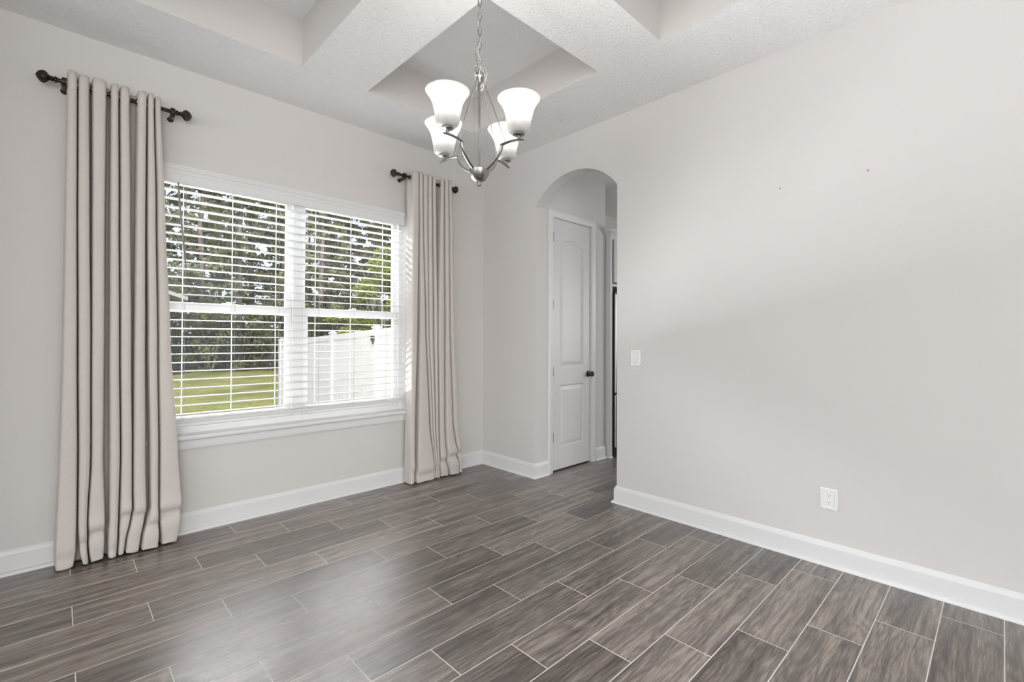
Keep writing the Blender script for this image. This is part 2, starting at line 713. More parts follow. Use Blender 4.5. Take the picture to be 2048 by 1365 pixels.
# baseboards (profile: board, eased top, quarter-round shoe)
BB = [(0, 0), (0.033, 0), (0.032, 0.007), (0.028, 0.014), (0.022, 0.018), (0.017, 0.019), (0.017, 0.104),
      (0.014, 0.106), (0.0135, 0.109), (0.012, 0.115), (0.008, 0.123), (0.003, 0.130), (0, 0.130)]
fl = lambda u, v, h: (u, v, h)
struct(MB().sweep([(-0.48, 3.15), (-0.48, D), (R, D)], BB, fl).obj('baseboard_north', M['trim'], smooth=40),
       'white baseboard under the window wall', 'baseboard')
struct(MB().sweep([(R, D), (R, AY1), (3.318, AY1)], BB, fl).obj('baseboard_corner', M['trim'], smooth=40),
       'white baseboard turning the corner left of the arch', 'baseboard')
struct(MB().sweep([(R + WT, AY0), (R, AY0), (R, YA0)], BB, fl).obj('baseboard_east', M['trim'], smooth=40),
       'white baseboard along the long blank wall', 'baseboard')
struct(MB().sweep([(4.055, AY1), (4.236, AY1)], BB, fl).obj('baseboard_hall', M['trim'], smooth=40),
       'short white baseboard between closet door and cabinet', 'baseboard')

# ---------------------------------------------------------------- window
win = thing('window_1', (1.31, D + 0.1, WZ0), 'wide white vinyl twin single-hung window', 'window', kind='structure')
FY = D + 0.080
m = MB()
for a, b in (((WX0, FY, WZ0), (WX0 + .055, D + .165, WZ1)), ((WX1 - .055, FY, WZ0), (WX1, D + .165, WZ1)),
             ((WX0 + .055, FY, WZ0), (WX1 - .055, D + .165, 0.675)), ((WX0 + .055, FY, WZ1 - .05), (WX1 - .055, D + .165, WZ1)),
             ((1.292, FY, 0.675), (1.364, D + .165, WZ1 - .05))):
    m.box(a, b, 0.003)
m.obj('window_frame', M['vinyl'], win)
units = [(WX0 + .055, 1.292), (1.364, WX1 - .055)]
ML0, ML1 = 1.440, 1.512


def sash(x0, x1, z0, z1, y0, y1, st, rb, rtp):
    m = MB()
    m.box((x0, y0, z0), (x0 + st, y1, z1), 0.003)
    m.box((x1 - st, y0, z0), (x1, y1, z1), 0.003)
    m.box((x0 + st, y0, z0), (x1 - st, y1, z0 + rb), 0.003)
    m.box((x0 + st, y0, z1 - rtp), (x1 - st, y1, z1), 0.003)
    return m


for x0, x1 in units:
    us = sash(x0, x1, ML0 + .02, WZ1 - .05, D + .118, D + .150, .036, .05, .036).obj('upper_sash', M['vinyl'], win)
    MB().box((x0 + .034, D + .132, ML0 + .06), (x1 - .034, D + .136, WZ1 - .084)).obj('glass_pane', M['glass'], us)
    ls = sash(x0 + .002, x1 - .002, 0.677, ML1 - .008, D + .086, D + .116, .046, .065, .052).obj('lower_sash', M['vinyl'], win)
    MB().box((x0 + .046, D + .100, 0.74), (x1 - .046, D + .104, ML1 - .058)).obj('glass_pane', M['glass'], ls)
    m = MB()
    xc = (x0 + x1) / 2
    m.box((xc - .03, D + .084, ML1 - .009), (xc + .03, D + .11, ML1 + .003), 0.003)
    m.box((xc - .008, D + .080, ML1 + .002), (xc + .022, D + .092, ML1 + .010), 0.002)
    m.obj('sash_lock', M['vinyl'], ls)
# white jamb liner, stool and apron
m = MB()
m.box((WX1 - .012, D + .001, 0.632), (WX1 + .0005, FY + .002, WZ1))
m.box((WX0 - .0005, D + .001, 0.632), (WX0 + .012, FY + .002, WZ1))
m.box((WX0, D + .001, WZ1 - .010), (WX1, FY + .002, WZ1 + .0005))
m.obj('jamb_liner', M['trim'], win)
m = MB()
st = [(0.0, 0.600), (-0.030, 0.600), (-0.036, 0.604), (-0.041, 0.612), (-0.041, 0.622), (-0.036, 0.631), (-0.028, 0.634),
      (0.086, 0.634), (0.086, 0.600)]
m.prism([(D + a, b) for a, b in st], lambda u, v, d: (d, u, v), WX0 - 0.06, WX1 + 0.06)
m.obj('window_sill', M['trim'], win, smooth=40)
m = MB()
ap = [(0, 0.540), (-0.012, 0.540), (-0.016, 0.546), (-0.018, 0.560), (-0.018, 0.601), (0, 0.601)]
m.prism([(D + a, b) for a, b in ap], lambda u, v, d: (d, u, v), WX0 - 0.04, WX1 + 0.04)
m.obj('window_apron', M['trim'], win, smooth=40)

# ---------------------------------------------------------------- faux-wood blind
BX0, BX1 = 0.405, 2.212
blind = thing('window_blind', (1.31, D + .02, 2.38), 'white wide-slat window blind lowered over the twin window with slats open', 'blind')
m = MB()
vp = [(-.010, 2.272), (-.022, 2.272), (-.024, 2.276), (-.024, 2.284), (-.021, 2.288), (-.021, 2.327), (-.024, 2.332), (-.024, 2.343),
      (-.028, 2.352), (-.034, 2.358), (-.034, 2.367), (-.038, 2.372), (-.038, 2.381), (-.010, 2.381)]
m.prism([(D + a, b) for a, b in vp], lambda u, v, d: (d, u, v), BX0 - .008, BX1 - .010)
for xr in (BX0 - .008, BX1 - .020):
    m.box((xr, D - .012, 2.272), (xr + .010, D + .03, 2.381))
m.obj('valance', M['trim'], blind, smooth=30)
MB().box((BX0, D - .005, 2.325), (BX1 - .02, D + .05, 2.374), 0.003).obj('headrail', M['slat'], blind)
m = MB()
for k in range(27):
    z = 2.231 - k * 0.05615
    y0, y1 = D - .010, D + .053
    n = 5
    # gently crowned slat
    loop = []
    for i in range(n + 1):
        t = i / n
        loop.append((lerp(y0, y1, t), z + 0.0018 * (1 - (2 * t - 1) ** 2)))
    loop += [(u, v - 0.0040) for u, v in reversed(loop)]
    m.prism(loop, lambda u, v, d: (d, u, v), BX0, BX1)
m.obj('slat_panel', M['slat'], blind, smooth=50)
MB().box((BX0, D - .012, 0.712), (BX1, D + .055, 0.734), 0.005, 2).obj('bottom_rail', M['slat'], blind)
LX = [0.587, 0.875, 1.162, 1.454, 1.744, 2.033]
for x in LX:
    m = MB()
    m.box((x - .0032, D + .0545, 0.73), (x + .0032, D + .0553, 2.33))
    for k in range(27):
        z = 2.2275 - k * 0.05615
        m.box((x - .001, D - .011, z - .0012), (x + .001, D + .0546, z - .0005))
    m.obj('ladder_tape', M['cord'], blind)
    m = MB()
    m.tube([(x + .004, D - .0115, 2.33), (x + .004, D - .0115, 1.5), (x + .004, D - .0115, 0.735)], .0011, 6)
    m.obj('lift_cord', M['lift_cord'], blind)
    m = MB()
    for sx in (-1, 1):
        m.tube([(x + .012, D - .014, .738), (x + .012 + sx * .008, D - .0155, .728), (x + .012 + sx * .006, D - .016, .715),
                (x + .012, D - .015, .709)], .0012, 6)
    m.obj('cord_knot', M['cord'], blind)
m = MB()
m.tube([(0.5465, D - .014, 2.290), (0.5475, D - .0165, 2.262), (0.557, D - .024, 2.1), (0.587, D - .044, 1.745)], .0052, 10)
m.lathe([(0, -.02), (.0056, -.018), (.0062, 0), (.0052, .01), (0, .012)], 12, (0.5875, D - .044, 1.735))
m.obj('tilt_wand', M['wand'], blind, smooth=50)

# ---------------------------------------------------------------- curtains
RODY, RODZ = D - 0.09, 2.690
YF, YB = D - 0.140, D - 0.035


def catmull(P, n):
    out = []
    N = len(P)
    for i in range(N - 1):
        p0, p1, p2, p3 = P[max(i - 1, 0)], P[i], P[i + 1], P[min(i + 2, N - 1)]
        for k in range(n):
            t = k / n
            out.append(tuple(0.5 * ((2 * p1[j]) + (-p0[j] + p2[j]) * t + (2 * p0[j] - 5 * p1[j] + 4 * p2[j] - p3[j]) * t * t +
                                    (-p0[j] + 3 * p1[j] - 3 * p2[j] + p3[j]) * t ** 3) for j in (0, 1)))
    out.append(P[-1])
    return out


def curtain(name, keys, label, group, seed, startx, creases):
    rnd = random.Random(seed)
    nl = len(keys[0][1])
    yo = [rnd.uniform(-.006, .010) for _ in range(nl)]
    ys = [rnd.uniform(-.006, .012) for _ in range(nl)]
    keys = sorted(keys, key=lambda k: -k[0])
    # rows of z
    zs = []
    z = keys[0][0]
    z_top, z_bot = 2.748, 0.006
    z = z_top
    while z > 0.55:
        zs.append(z)
        z -= 0.045
    while z > z_bot:
        zs.append(z)
        z -= 0.012
    zs.append(z_bot)
    zs += [2.642, 2.639, 2.636]
    zs.sort(reverse=True)

    def lobes(z):
        ks = keys
        if z >= ks[0][0]:
            return ks[0][1], ks[0][2]
        if z <= ks[-1][0]:
            return ks[-1][1], ks[-1][2]
        for a, b in zip(ks, ks[1:]):
            if a[0] >= z >= b[0]:
                t = (a[0] - z) / (a[0] - b[0])
                t = t * t * (3 - 2 * t) * 0.5 + t * 0.5
                return [(lerp(p[0], q[0], t), lerp(p[1], q[1], t)) for p, q in zip(a[1], b[1])], lerp(a[2], b[2], t)

    m = MB()
    rows = []
    for z in zs:
        L, sx = lobes(z)
        low = smoothstep(0.6, 0.0, z)
        ctrl = []
        l0 = L[0][0]
        ctrl.append((sx, D - 0.030))
        ctrl.append((sx, D - 0.062))
        for i, (l, r) in enumerate(L):
            w_ = max(r - l, .006)
            yf = YF + yo[i] - 0.012 * low * (1 + 0.5 * sin(i * 2.3))
            e = min(w_ * .24, .012)
            # creases where the over-long panel breaks on the floor
            cz, ca = creases[i % len(creases)]
            b1 = ca * (math.exp(-((z - cz - .055) / .035) ** 2) * -0.9 + math.exp(-((z - cz) / .022) ** 2) * 1.15 -
                       math.exp(-((z - cz + .07) / .04) ** 2) * .5)
            yf += b1
            ym = (yf + YB) / 2 + 0.01
            ctrl.append((l, ym))
            ctrl.append((l + e * .35, yf + .014))
            ctrl.append((l + e * 1.2, yf + .003))
            ctrl.append(((l + r) / 2, yf + ys[i] * .15))
            ctrl.append((r - e * 1.2, yf + .003))
            ctrl.append((r - e * .35, yf + .014))
            ctrl.append((r, ym))
            if i < nl - 1:
                g0, g1 = r, L[i + 1][0]
                g = max(g1 - g0, .003)
                mid = (g0 + g1) / 2
                yb = YB - rnd.uniform(0, 0) - 0.02 * low
                ctrl.append((mid - g * .42, yb - .012))
                ctrl.append((mid, yb))
                ctrl.append((mid + g * .42, yb - .012))
        lr = L[-1][1]
        ctrl.append((lr, D - .055))
        ctrl.append((lr - .002, D - .034))
        path = catmull(ctrl, 4)
        seam = 0.0
        if abs(z - 2.639) < .0008:
            seam = 0.0016
        zb = z
        rows.append([(x, y + seam, zb) for x, y in path])
    nb = len(rows[0])
    V = []
    for r_, row in enumerate(rows):
        line = []
        for j, (x, y, z) in enumerate(row):
            if r_ == len(rows) - 1:
                z = 0.004 + 0.006 * (0.5 + 0.5 * sin(x * 60 + seed))
            if r_ < 2:
                z = z - 0.006 * (0.5 + .5 * sin(x * 55 + seed)) * (1 if r_ == 0 else .4)
            line.append(m.bm.verts.new((x, y, z)))
        V.append(line)
    for a, b in zip(V, V[1:]):
        for j in range(nb - 1):
            m.bm.faces.new((a[j], a[j + 1], b[j + 1], b[j]))
    root = thing(name, (keys[-1][1][nl // 2][0], RODY, 0), label, 'curtain', group)
    pan = m.obj('fabric_panel', M['fabric'], root, smooth=179, recalc=False)
    md = pan.modifiers.new('thickness', 'SOLIDIFY')
    md.thickness = 0.0022
    md.offset = 0
    # hem band: a second layer of cloth stitched at the foot
    # metal grommets where the cloth crosses the rod
    L, sx = lobes(RODZ)
    xs = [sx] + [v for i in range(nl) for v in ((L[i][0], L[i][1]) if i else (L[i][1],))]
    for x in xs[:-1]:
        pts = [(x, RODY + .021 * cos(2 * pi * k / 20), RODZ + .021 * sin(2 * pi * k / 20)) for k in range(20)]
        MB().tube(pts, .0036, 8, closed=True).obj('grommet', M['nickel'], pan, smooth=60)
    return root


K1 = [
    (2.688, [(0.022, 0.061), (0.066, 0.112), (0.125, 0.186), (0.206, 0.240), (0.247, 0.290), (0.327, 0.370), (0.376, 0.404), (0.410, 0.440)], .020),
    (2.065, [(0.019, 0.066), (0.070, 0.120), (0.131, 0.186), (0.209, 0.247), (0.254, 0.301), (0.326, 0.371), (0.379, 0.420), (0.426, 0.469)], .017),
    (1.199, [(0.016, 0.075), (0.080, 0.132), (0.137, 0.191), (0.214, 0.257), (0.263, 0.313), (0.326, 0.377), (0.391, 0.436), (0.441, 0.507)], .013),
    (0.574, [(0.008, 0.082), (0.088, 0.137), (0.142, 0.193), (0.220, 0.267), (0.272, 0.322), (0.328, 0.384), (0.406, 0.447), (0.453, 0.548)], .004),
    (0.247, [(-0.001, 0.083), (0.088, 0.126), (0.130, 0.203), (0.221, 0.262), (0.268, 0.324), (0.330, 0.391), (0.409, 0.448), (0.453, 0.568)], -.004),
    (0.079, [(-0.005, 0.081), (0.095, 0.127), (0.133, 0.202), (0.216, 0.258), (0.264, 0.294), (0.299, 0.366), (0.373, 0.452), (0.460, 0.559)], -.008),
    (0.005, [(-0.002, 0.073), (0.108, 0.134), (0.140, 0.199), (0.217, 0.255), (0.261, 0.287), (0.293, 0.358), (0.367, 0.449), (0.464, 0.545)], -.004)]
K2 = [
    (2.630, [(2.222, 2.286), (2.292, 2.328), (2.334, 2.381), (2.386, 2.429), (2.436, 2.466), (2.526, 2.560), (2.566, 2.601), (2.608, 2.643)], 2.214),
    (2.300, [(2.222, 2.288), (2.297, 2.333), (2.339, 2.384), (2.389, 2.436), (2.442, 2.474), (2.516, 2.564), (2.570, 2.609), (2.616, 2.666)], 2.218),
    (1.394, [(2.222, 2.282), (2.306, 2.365), (2.374, 2.394), (2.400, 2.449), (2.457, 2.494), (2.503, 2.574), (2.582, 2.622), (2.631, 2.689)], 2.222),
    (0.492, [(2.215, 2.262), (2.297, 2.410), (2.423, 2.442), (2.447, 2.474), (2.480, 2.507), (2.523, 2.580), (2.588, 2.660), (2.674, 2.738)], 2.216),
    (0.149, [(2.212, 2.256), (2.283, 2.450), (2.456, 2.468), (2.474, 2.489), (2.494, 2.510), (2.526, 2.597), (2.603, 2.710), (2.725, 2.770)], 2.212),
    (0.005, [(2.205, 2.247), (2.264, 2.456), (2.461, 2.473), (2.477, 2.492), (2.496, 2.512), (2.528, 2.622), (2.632, 2.727), (2.737, 2.774)], 2.206)]
curtain('curtain', K1, 'long beige linen curtain hanging left of the window, hem resting on floor', 'beige curtains', 3, 0,
        [(.06, .006), (.12, .012), (.16, .016), (.05, .006), (.22, .015), (.21, .015), (.14, .014), (.19, .016)])
curtain('curtain', K2, 'long beige linen curtain hanging right of the window near the corner', 'beige curtains', 5, 0,
        [(.10, .006), (.06, .010), (.08, .004), (.08, .004), (.10, .004), (.14, .014), (.17, .018), (.19, .014)])


# ---------------------------------------------------------------- curtain rods
def finial(origin, sgn, parent):
    prof = [(0.0, -.002), (.0145, -.002), (.0165, .001), (.0165, .006), (.0125, .009), (.010, .013), (.0145, .016), (.0150, .020), (.0105, .024), (.014, .027)]
    N = 18
    for i in range(1, N):
        t = i / N
        prof.append((max(.003, .0325 * sin(pi * (t * .93 + .07)) ** .72), .027 + .056 * t))
    prof.append((0, .0835))

    def mod(th, h):
        if h < .030:
            return 1
        u = (h - .03) * 55
        return 1 + .10 * max(abs(sin(2.5 * th + u)), abs(sin(2.5 * th - u))) ** 6 - .05
    MB().lathe(prof, 60, origin, (sgn, 0, 0), mod).obj('finial', M['bronze'], parent, smooth=60)


def bracket(x, parent):
    zm = RODZ - .020
    m = MB()
    m.lathe([(0, 0), (.017, 0), (.017, .006), (.012, .009), (.012, .07), (.0135, .073), (.0135, .098), (0, .098)], 20, (x, D, zm), (0, -1, 0))
    m.lathe([(.0128, -.011), (.0225, -.011), (.0235, -.008), (.0235, .008), (.0225, .011), (.0128, .011)], 28, (x, RODY, RODZ), (1, 0, 0), closed=True)
    m.obj('bracket', M['bronze'], parent, smooth=40)


def rod(x0, x1, bx, label):
    root = thing('curtain_rod', ((x0 + x1) / 2, RODY, RODZ), label, 'curtain rod', 'short bronze curtain rods')
    m = MB()
    m.tube([(x0, RODY, RODZ), ((x0 + x1) / 2, RODY, RODZ), (x1, RODY, RODZ)], .0118, 20)
    po = m.obj('pole', M['bronze'], root, smooth=50)
    finial((x0, RODY, RODZ), -1, po)
    finial((x1, RODY, RODZ), 1, po)
    for b in bx:
        bracket(b, root)


rod(-0.022, 0.522, (0.010, 0.503), 'short dark bronze curtain rod with carved finials left of the window')
rod(2.108, 2.660, (2.160, 2.652), 'short dark bronze curtain rod right of the window by the chandelier')

# ---------------------------------------------------------------- chandelier
CX, CY = 1.34, 1.608
ch = thing('chandelier', (CX, CY, H), 'brushed nickel four-light chandelier with frosted bell shades hanging on a chain', 'chandelier')


def cdir(deg):
    a = radians(deg)
    la, de = cos(a), sin(a)
    return Vector((la * sin(YAW) + de * cos(YAW), -la * cos(YAW) + de * sin(YAW), 0))


O = Vector((CX, CY, 0))
m = MB()
m.lathe([(0, H), (.066, H), (.066, H - .006), (.058, H - .016), (.030, H - .026), (.012, H - .030), (.010, H - .045), (0, H - .046)], 36, (CX, CY, 0))
m.obj('canopy', M['nickel'], ch, smooth=40)


def link(m, c, ang, hh, hw, r):
    d = Vector((cos(ang), sin(ang), 0))
    pts = []
    for k in range(20):
        t = 2 * pi * k / 20
        pts.append(c + d * (hw * sin(t)) + Vector((0, 0, hh * cos(t))))
    m.tube(pts, r, 6, closed=True)


base_ang = YAW - pi / 2
m = MB()
z = H - .058
k = 0
while z > 2.52:
    link(m, Vector((CX, CY, z)), base_ang + (0.1 if k % 2 == 0 else pi / 2 + .1), .0205, .0075, .0018)
    z -= .0325
    k += 1
# slack loops of chain bundled round the top of the stem
rn = random.Random(11)
for j in range(15):
    a = rn.uniform(0, 2 * pi)
    rr = rn.uniform(.008, .026)
    c = Vector((CX + rr * cos(a), CY + rr * sin(a), 2.515 - .009 * j + rn.uniform(-.004, .004)))
    d = Vector((rn.uniform(-1, 1), rn.uniform(-1, 1), rn.uniform(.4, 1.6))).normalized()
    e = d.orthogonal().normalized()
    m.tube([c + d * .0205 * cos(2 * pi * q / 18) + e * .0085 * sin(2 * pi * q / 18) for q in range(18)], .0015, 6, closed=True)
m.obj('chain', M['chain'], ch, smooth=60)
m = MB()
pts = []
for i in range(60):
    t = i / 59
    zz = lerp(H - .04, 2.505, t)
    pts.append((CX + .0075 * sin(t * 26 + 1), CY + .0075 * cos(t * 26 + 1), zz))
m.tube(pts, .0021, 8)
for j in range(3):
    a0 = rn.uniform(0, 6)
    lp = []
    for i in range(26):
        t = 2 * pi * i / 26
        rr = .022 + .012 * sin(t * .5 + j)
        lp.append((CX + (rr + .012 * sin(2 * t)) * cos(a0 + .4 * sin(t)) * (1 if j != 1 else -1) * sin(t) + .004 * j,
                   CY + rr * sin(a0) * sin(t), 2.455 - .012 * j + (.040 + .008 * j) * cos(t)))
    m.tube(lp, .0019, 8, closed=True)
m.obj('power_cord', paint('clear_cord', (0.40, 0.39, 0.37), 0.25, 0), ch, smooth=60)

m = MB()
m.lathe([(0, 2.468), (.006, 2.467), (.007, 2.455), (.016, 2.452), (.019, 2.446), (.019, 2.440), (.012, 2.435), (.009, 2.424), (.0055, 2.412), (0, 2.411)], 28, (CX, CY, 0))
m.obj('hub', M['nickel'], ch, smooth=40)
MB().tube([(CX, CY, 2.415), (CX, CY, 2.2), (CX, CY, 2.01)], .0046, 14).obj('stem', M['nickel'], ch, smooth=60)
m = MB()
m.lathe([(0, 2.013), (.020, 2.015), (.046, 2.019), (.048, 2.017), (.046, 2.008), (.040, 1.992), (.031, 1.979), (.020, 1.971), (.010, 1.968), (0, 1.968)], 40, (CX, CY, 0))
m.obj('bowl', M['nickel'], ch, smooth=40)
m = MB()
m.lathe([(0, 1.970), (.0085, 1.969), (.0085, 1.962), (.010, 1.961), (.010, 1.950), (.008, 1.948), (0, 1.948)], 24, (CX, CY, 0))
m.obj('bottom_finial', M['nickel'], ch, smooth=40)
SHADE = [(.024, 2.134), (.038, 2.136), (.0445, 2.142), (.0475, 2.153), (.0498, 2.168), (.0525, 2.188), (.0565, 2.208), (.0610, 2.228),
         (.0690, 2.247), (.0790, 2.264), (.0905, 2.279)]
inner = [(r - .0035, h + .0005) for r, h in reversed(SHADE)]
inner[-1] = (.022, 2.138)
for th in (-124, -34, 56, 146):
    d = cdir(th)
    side = Vector((-d.y, d.x, 0))
    m = MB()
    path = []
    for i in range(13):
        t = i / 12
        # sweeping lower arm: bowl to elbow
        q_ = 1 - t
        r_ = lerp(.123, .040, q_ ** 1.9)
        z_ = lerp(2.103, 2.014, q_)
        path.append(O + d * r_ + Vector((0, 0, z_)))
    m.tube(path, .0052, 12, flat=1.6)
    outer = []
    for i in range(9):
        t = i / 8
        outer.append(O + d * lerp(.118, .236, t) + Vector((0, 0, 2.1045 + .006 * sin(t * pi) - .004 * t * t)))
    m.tube(outer, [.0046] * 7 + [.0042, .0025], 12, flat=1.8)
    am = m.obj('arm', M['nickel'], ch, smooth=50)
    p = O + d * .210
    m = MB()
    m.lathe([(0, 2.104), (.0065, 2.104), (.0065, 2.122), (.012, 2.124), (.0245, 2.126), (.0250, 2.129), (.0240, 2.133), (.018, 2.137), (.018, 2.170), (0, 2.170)], 28, (p.x, p.y, 0))
    m.obj('socket_cup', M['nickel'], am, smooth=40)
    m = MB()
    m.lathe(SHADE + inner, 48, (p.x, p.y, 0), closed=True)
    m.obj('lamp_shade', M['shade'], am, smooth=50)
    m = MB()
    m.lathe([(0, 2.168), (.013, 2.169), (.014, 2.180), (.022, 2.192), (.026, 2.205), (.025, 2.217), (.017, 2.228), (.008, 2.233), (0, 2.234)], 24, (p.x, p.y, 0))
    m.obj('light_bulb', M['bulb'], am, smooth=60)
    ld = bpy.data.lights.new('bulb_light', 'POINT')
    ld.energy = 2.9
    ld.shadow_soft_size = .014
    ld.color = (1, .965, .92)
    lo = bpy.data.objects.new('bulb_light', ld)
    C.objects.link(lo)
    lo.location = (p.x, p.y, 2.252)
    lo.parent = ch
    lo.matrix_parent_inverse = Matrix.Translation(-ch.location)
    # tension wire from hub to arm
    a = O + d * .012 + Vector((0, 0, 2.438))
    b = O + d * .136 + Vector((0, 0, 2.130))
    m = MB()
    m.tube([a, lerp(a, b, .5), b, O + d * .139 + Vector((0, 0, 2.122)), O + d * .139 + Vector((0, 0, 2.106))], .0017, 8)
    m.obj('support_wire', M['nickel'], ch, smooth=60)

# ---------------------------------------------------------------- closet door behind the arch
CF = AY1
dr = thing('door_1', ((DX0 + DX1) / 2, CF, 0), 'narrow white two-panel closet door with arched top panel', 'door', kind='structure')
fx = lambda u, v, h: (u, CF - h, v)
CP = [(0, 0), (0, .011), (.006, .013), (.014, .012), (.020, .0155), (.046, .0185), (.058, .0185), (.063, .015), (.063, 0)]
m = MB()
# travel up the left jamb, across and down: the casing lies to the left, so offsets are negated
m.sweep([(DX0, 0), (DX0, DZ1), (DX1, DZ1), (DX1, 0)], [(-o, h) for o, h in CP], fx)
struct(m.obj('trim_1', M['trim'], smooth=35), 'white moulded casing around the closet door', 'door trim')
m = MB()
m.box((DX0 - .002, CF + .001, 0), (DX0 + .004, CF + .114, DZ1))
m.box((DX1 - .004, CF + .001, 0), (DX1 + .002, CF + .114, DZ1))
m.box((DX0, CF + .001, DZ1 - .004), (DX1, CF + .114, DZ1 + .002))
m.box((DX0, CF + .1, 0), (DX1, CF + .114, DZ1))
m.obj('door_jamb', M['trim'], dr)


def door_leaf():
    x0, x1, z0, z1 = DX0 + .006, DX1 - .006, .014, DZ1 - .007
    yf = CF + .010
    P = [(3.500, 3.877, 1.000, 2.252, True), (3.500, 3.877, .225, .822, False)]
    xc, hw, rise = 3.6885, .1885, .062
    rad = (hw * hw + rise * rise) / (2 * rise)

    def depth(x, z):
        d = -1
        for a, b, c, e, arch in P:
            q = min(x - a, b - x, z - c, e - z)
            if arch and z > e - rad:
                q = min(q, rad - math.hypot(x - xc, z - (e - rad)))
            d = max(d, q)
        if d <= 0:
            return 0
        if d < .010:
            return -.012 * smoothstep(0, .010, d)
        if d < .016:
            return -.012
        if d < .046:
            return lerp(-.012, -.0015, (d - .016) / .030)
        return -.0015
    nx, nz = 118, 420
    m = MB()
    g = [[m.bm.verts.new((lerp(x0, x1, i / nx), yf - depth(lerp(x0, x1, i / nx), lerp(z0, z1, j / nz)), lerp(z0, z1, j / nz)))
          for i in range(nx + 1)] for j in range(nz + 1)]
    for j in range(nz):
        for i in range(nx):
            m.bm.faces.new((g[j][i], g[j][i + 1], g[j + 1][i + 1], g[j + 1][i]))
    m.box((x0, yf + .016, z0), (x1, yf + .045, z1))
    return m.obj('door_leaf', M['door'], dr, smooth=40, recalc=False)


leaf = door_leaf()
for z in (2.250, 1.606, .959, .327):
    m = MB()
    m.tube([(DX0 + .005, CF + .003, z - .047), (DX0 + .005, CF + .003, z), (DX0 + .005, CF + .003, z + .047)], .0062, 12)
    m.box((DX0 + .004, CF + .006, z - .045), (DX0 + .026, CF + .0095, z + .045))
    m.obj('hinge', M['hinge'], dr, smooth=50)
m = MB()
m.lathe([(0, -.002), (.033, -.002), (.033, .004), (.027, .009), (.013, .012), (.0105, .022), (.013, .028), (.022, .036), (.0275, .046), (.0270, .056),
         (.020, .064), (.010, .068), (.004, .072), (0, .074)], 32, (3.952, CF + .010, .913), (0, -1, 0))
m.obj('door_knob', M['hinge'], leaf, smooth=50)

# ---------------------------------------------------------------- fridge cabinet and refrigerator
cab = thing('cabinet', (4.6, 2.95, 0), 'tall white cabinet surround with crown moulding past the closet door', 'cabinet')
m = MB()
m.box((4.25, 2.912, 0), (4.27, 3.66, 2.40), .002)
m.box((5.24, 2.912, 0), (5.26, 3.66, 2.40), .002)
m.box((4.27, 3.62, 0), (5.24, 3.66, 2.40))
m.box((4.27, 2.912, 1.845), (5.24, 3.62, 1.865))
m.box((4.27, 2.912, 2.38), (5.24, 3.62, 2.40))
m.box((4.249, 2.904, 0), (4.292, 2.924, 2.40), .002)
m.box((5.218, 2.904, 0), (5.261, 2.924, 2.40), .002)
m.box((4.292, 2.904, 1.838), (5.218, 2.924, 1.872), .002)
m.box((4.292, 2.904, 2.345), (5.218, 2.924, 2.40), .002)
m.obj('body', M['cabinet'], cab)
m = MB()
cr = [(0, 2.375), (.006, 2.375), (.010, 2.385), (.030, 2.412), (.046, 2.425), (.050, 2.432), (.050, 2.442), (0, 2.442)]
m.sweep([(4.25, 2.9625), (4.25, 2.906), (5.26, 2.906), (5.26, 3.66)], [(o, h) for o, h in cr], fl)
m.obj('crown_moulding', M['cabinet'], cab, smooth=35)
m = MB()
m.sweep([(4.25, 2.962), (4.25, 2.904), (4.29, 2.904)], [(0, 0), (.012, 0), (.012, .006), (.008, .013), (0, .016)], fl)
m.obj('shoe_moulding', M['trim'], cab, smooth=40)
for x0, x1 in ((4.300, 4.752), (4.758, 5.210)):
    m = MB()
    m.box((x0, 2.884, 1.880), (x1, 2.903, 2.338), .003)
    m.box((x0 + .06, 2.8835, 1.94), (x1 - .06, 2.890, 2.278), .004)
    m.obj('cabinet_door', M['cabinet'], cab)
fr = thing('refrigerator', (4.75, 3.2, 0), 'stainless refrigerator with black sides inside the cabinet surround', 'refrigerator')
MB().box((4.303, 2.945, .02), (5.205, 3.60, 1.775), .004).obj('body', M['black'], fr)
m = MB()
m.box((4.305, 2.875, .105), (5.203, 2.942, .672), .008, 2)
fz = m.obj('freezer_drawer', [M['steel']], fr)
fds = []
for x0, x1 in ((4.305, 4.752), (4.756, 5.203)):
    fds += [MB().box((x0, 2.875, .690), (x1, 2.942, 1.760), .008, 2).obj('door', M['steel'], fr)]
m = MB()
m.box((4.299, 2.882, .10), (4.304, 2.944, 1.765))
m.obj('door_gasket', M['black'], fr)
MB().box((4.31, 2.905, .004), (5.2, 2.945, .095), .003).obj('toe_grille', M['black'], fr)
m = MB()
m.tube([(4.36, 2.875, .635), (4.36, 2.835, .635), (4.75, 2.830, .635), (5.14, 2.835, .635), (5.14, 2.875, .635)], .010, 10)
m.obj('drawer_handle', M['steel'], fz, smooth=50)
for x, fd in ((4.70, fds[0]), (4.81, fds[1])):
    m = MB()
    m.tube([(x, 2.875, .80), (x, 2.835, .80), (x, 2.830, 1.2), (x, 2.835, 1.62), (x, 2.875, 1.62)], .010, 10)
    m.obj('door_handle', M['steel'], fd, smooth=50)
MB().box((4.31, 2.89, 1.760), (4.38, 2.98, 1.785), .004).obj('hinge_cap', M['black'], fr)

# ---------------------------------------------------------------- switch, outlet, nails
def plate(y0, y1, z0, z1, parent):
    m = MB()
    f = lambda u, v, h: (R - h, u, v)
    yi, zi = .016, .017
    m.sweep([(y0, z0), (y0, z1), (y1, z1), (y1, z0), (y0, z0)],
            [(0, 0), (0, .0035), (.003, .006), (.008, .0065), (.012, .0062), (.016, .0035), (.0175, .0035), (.0175, 0)], f)
    return m


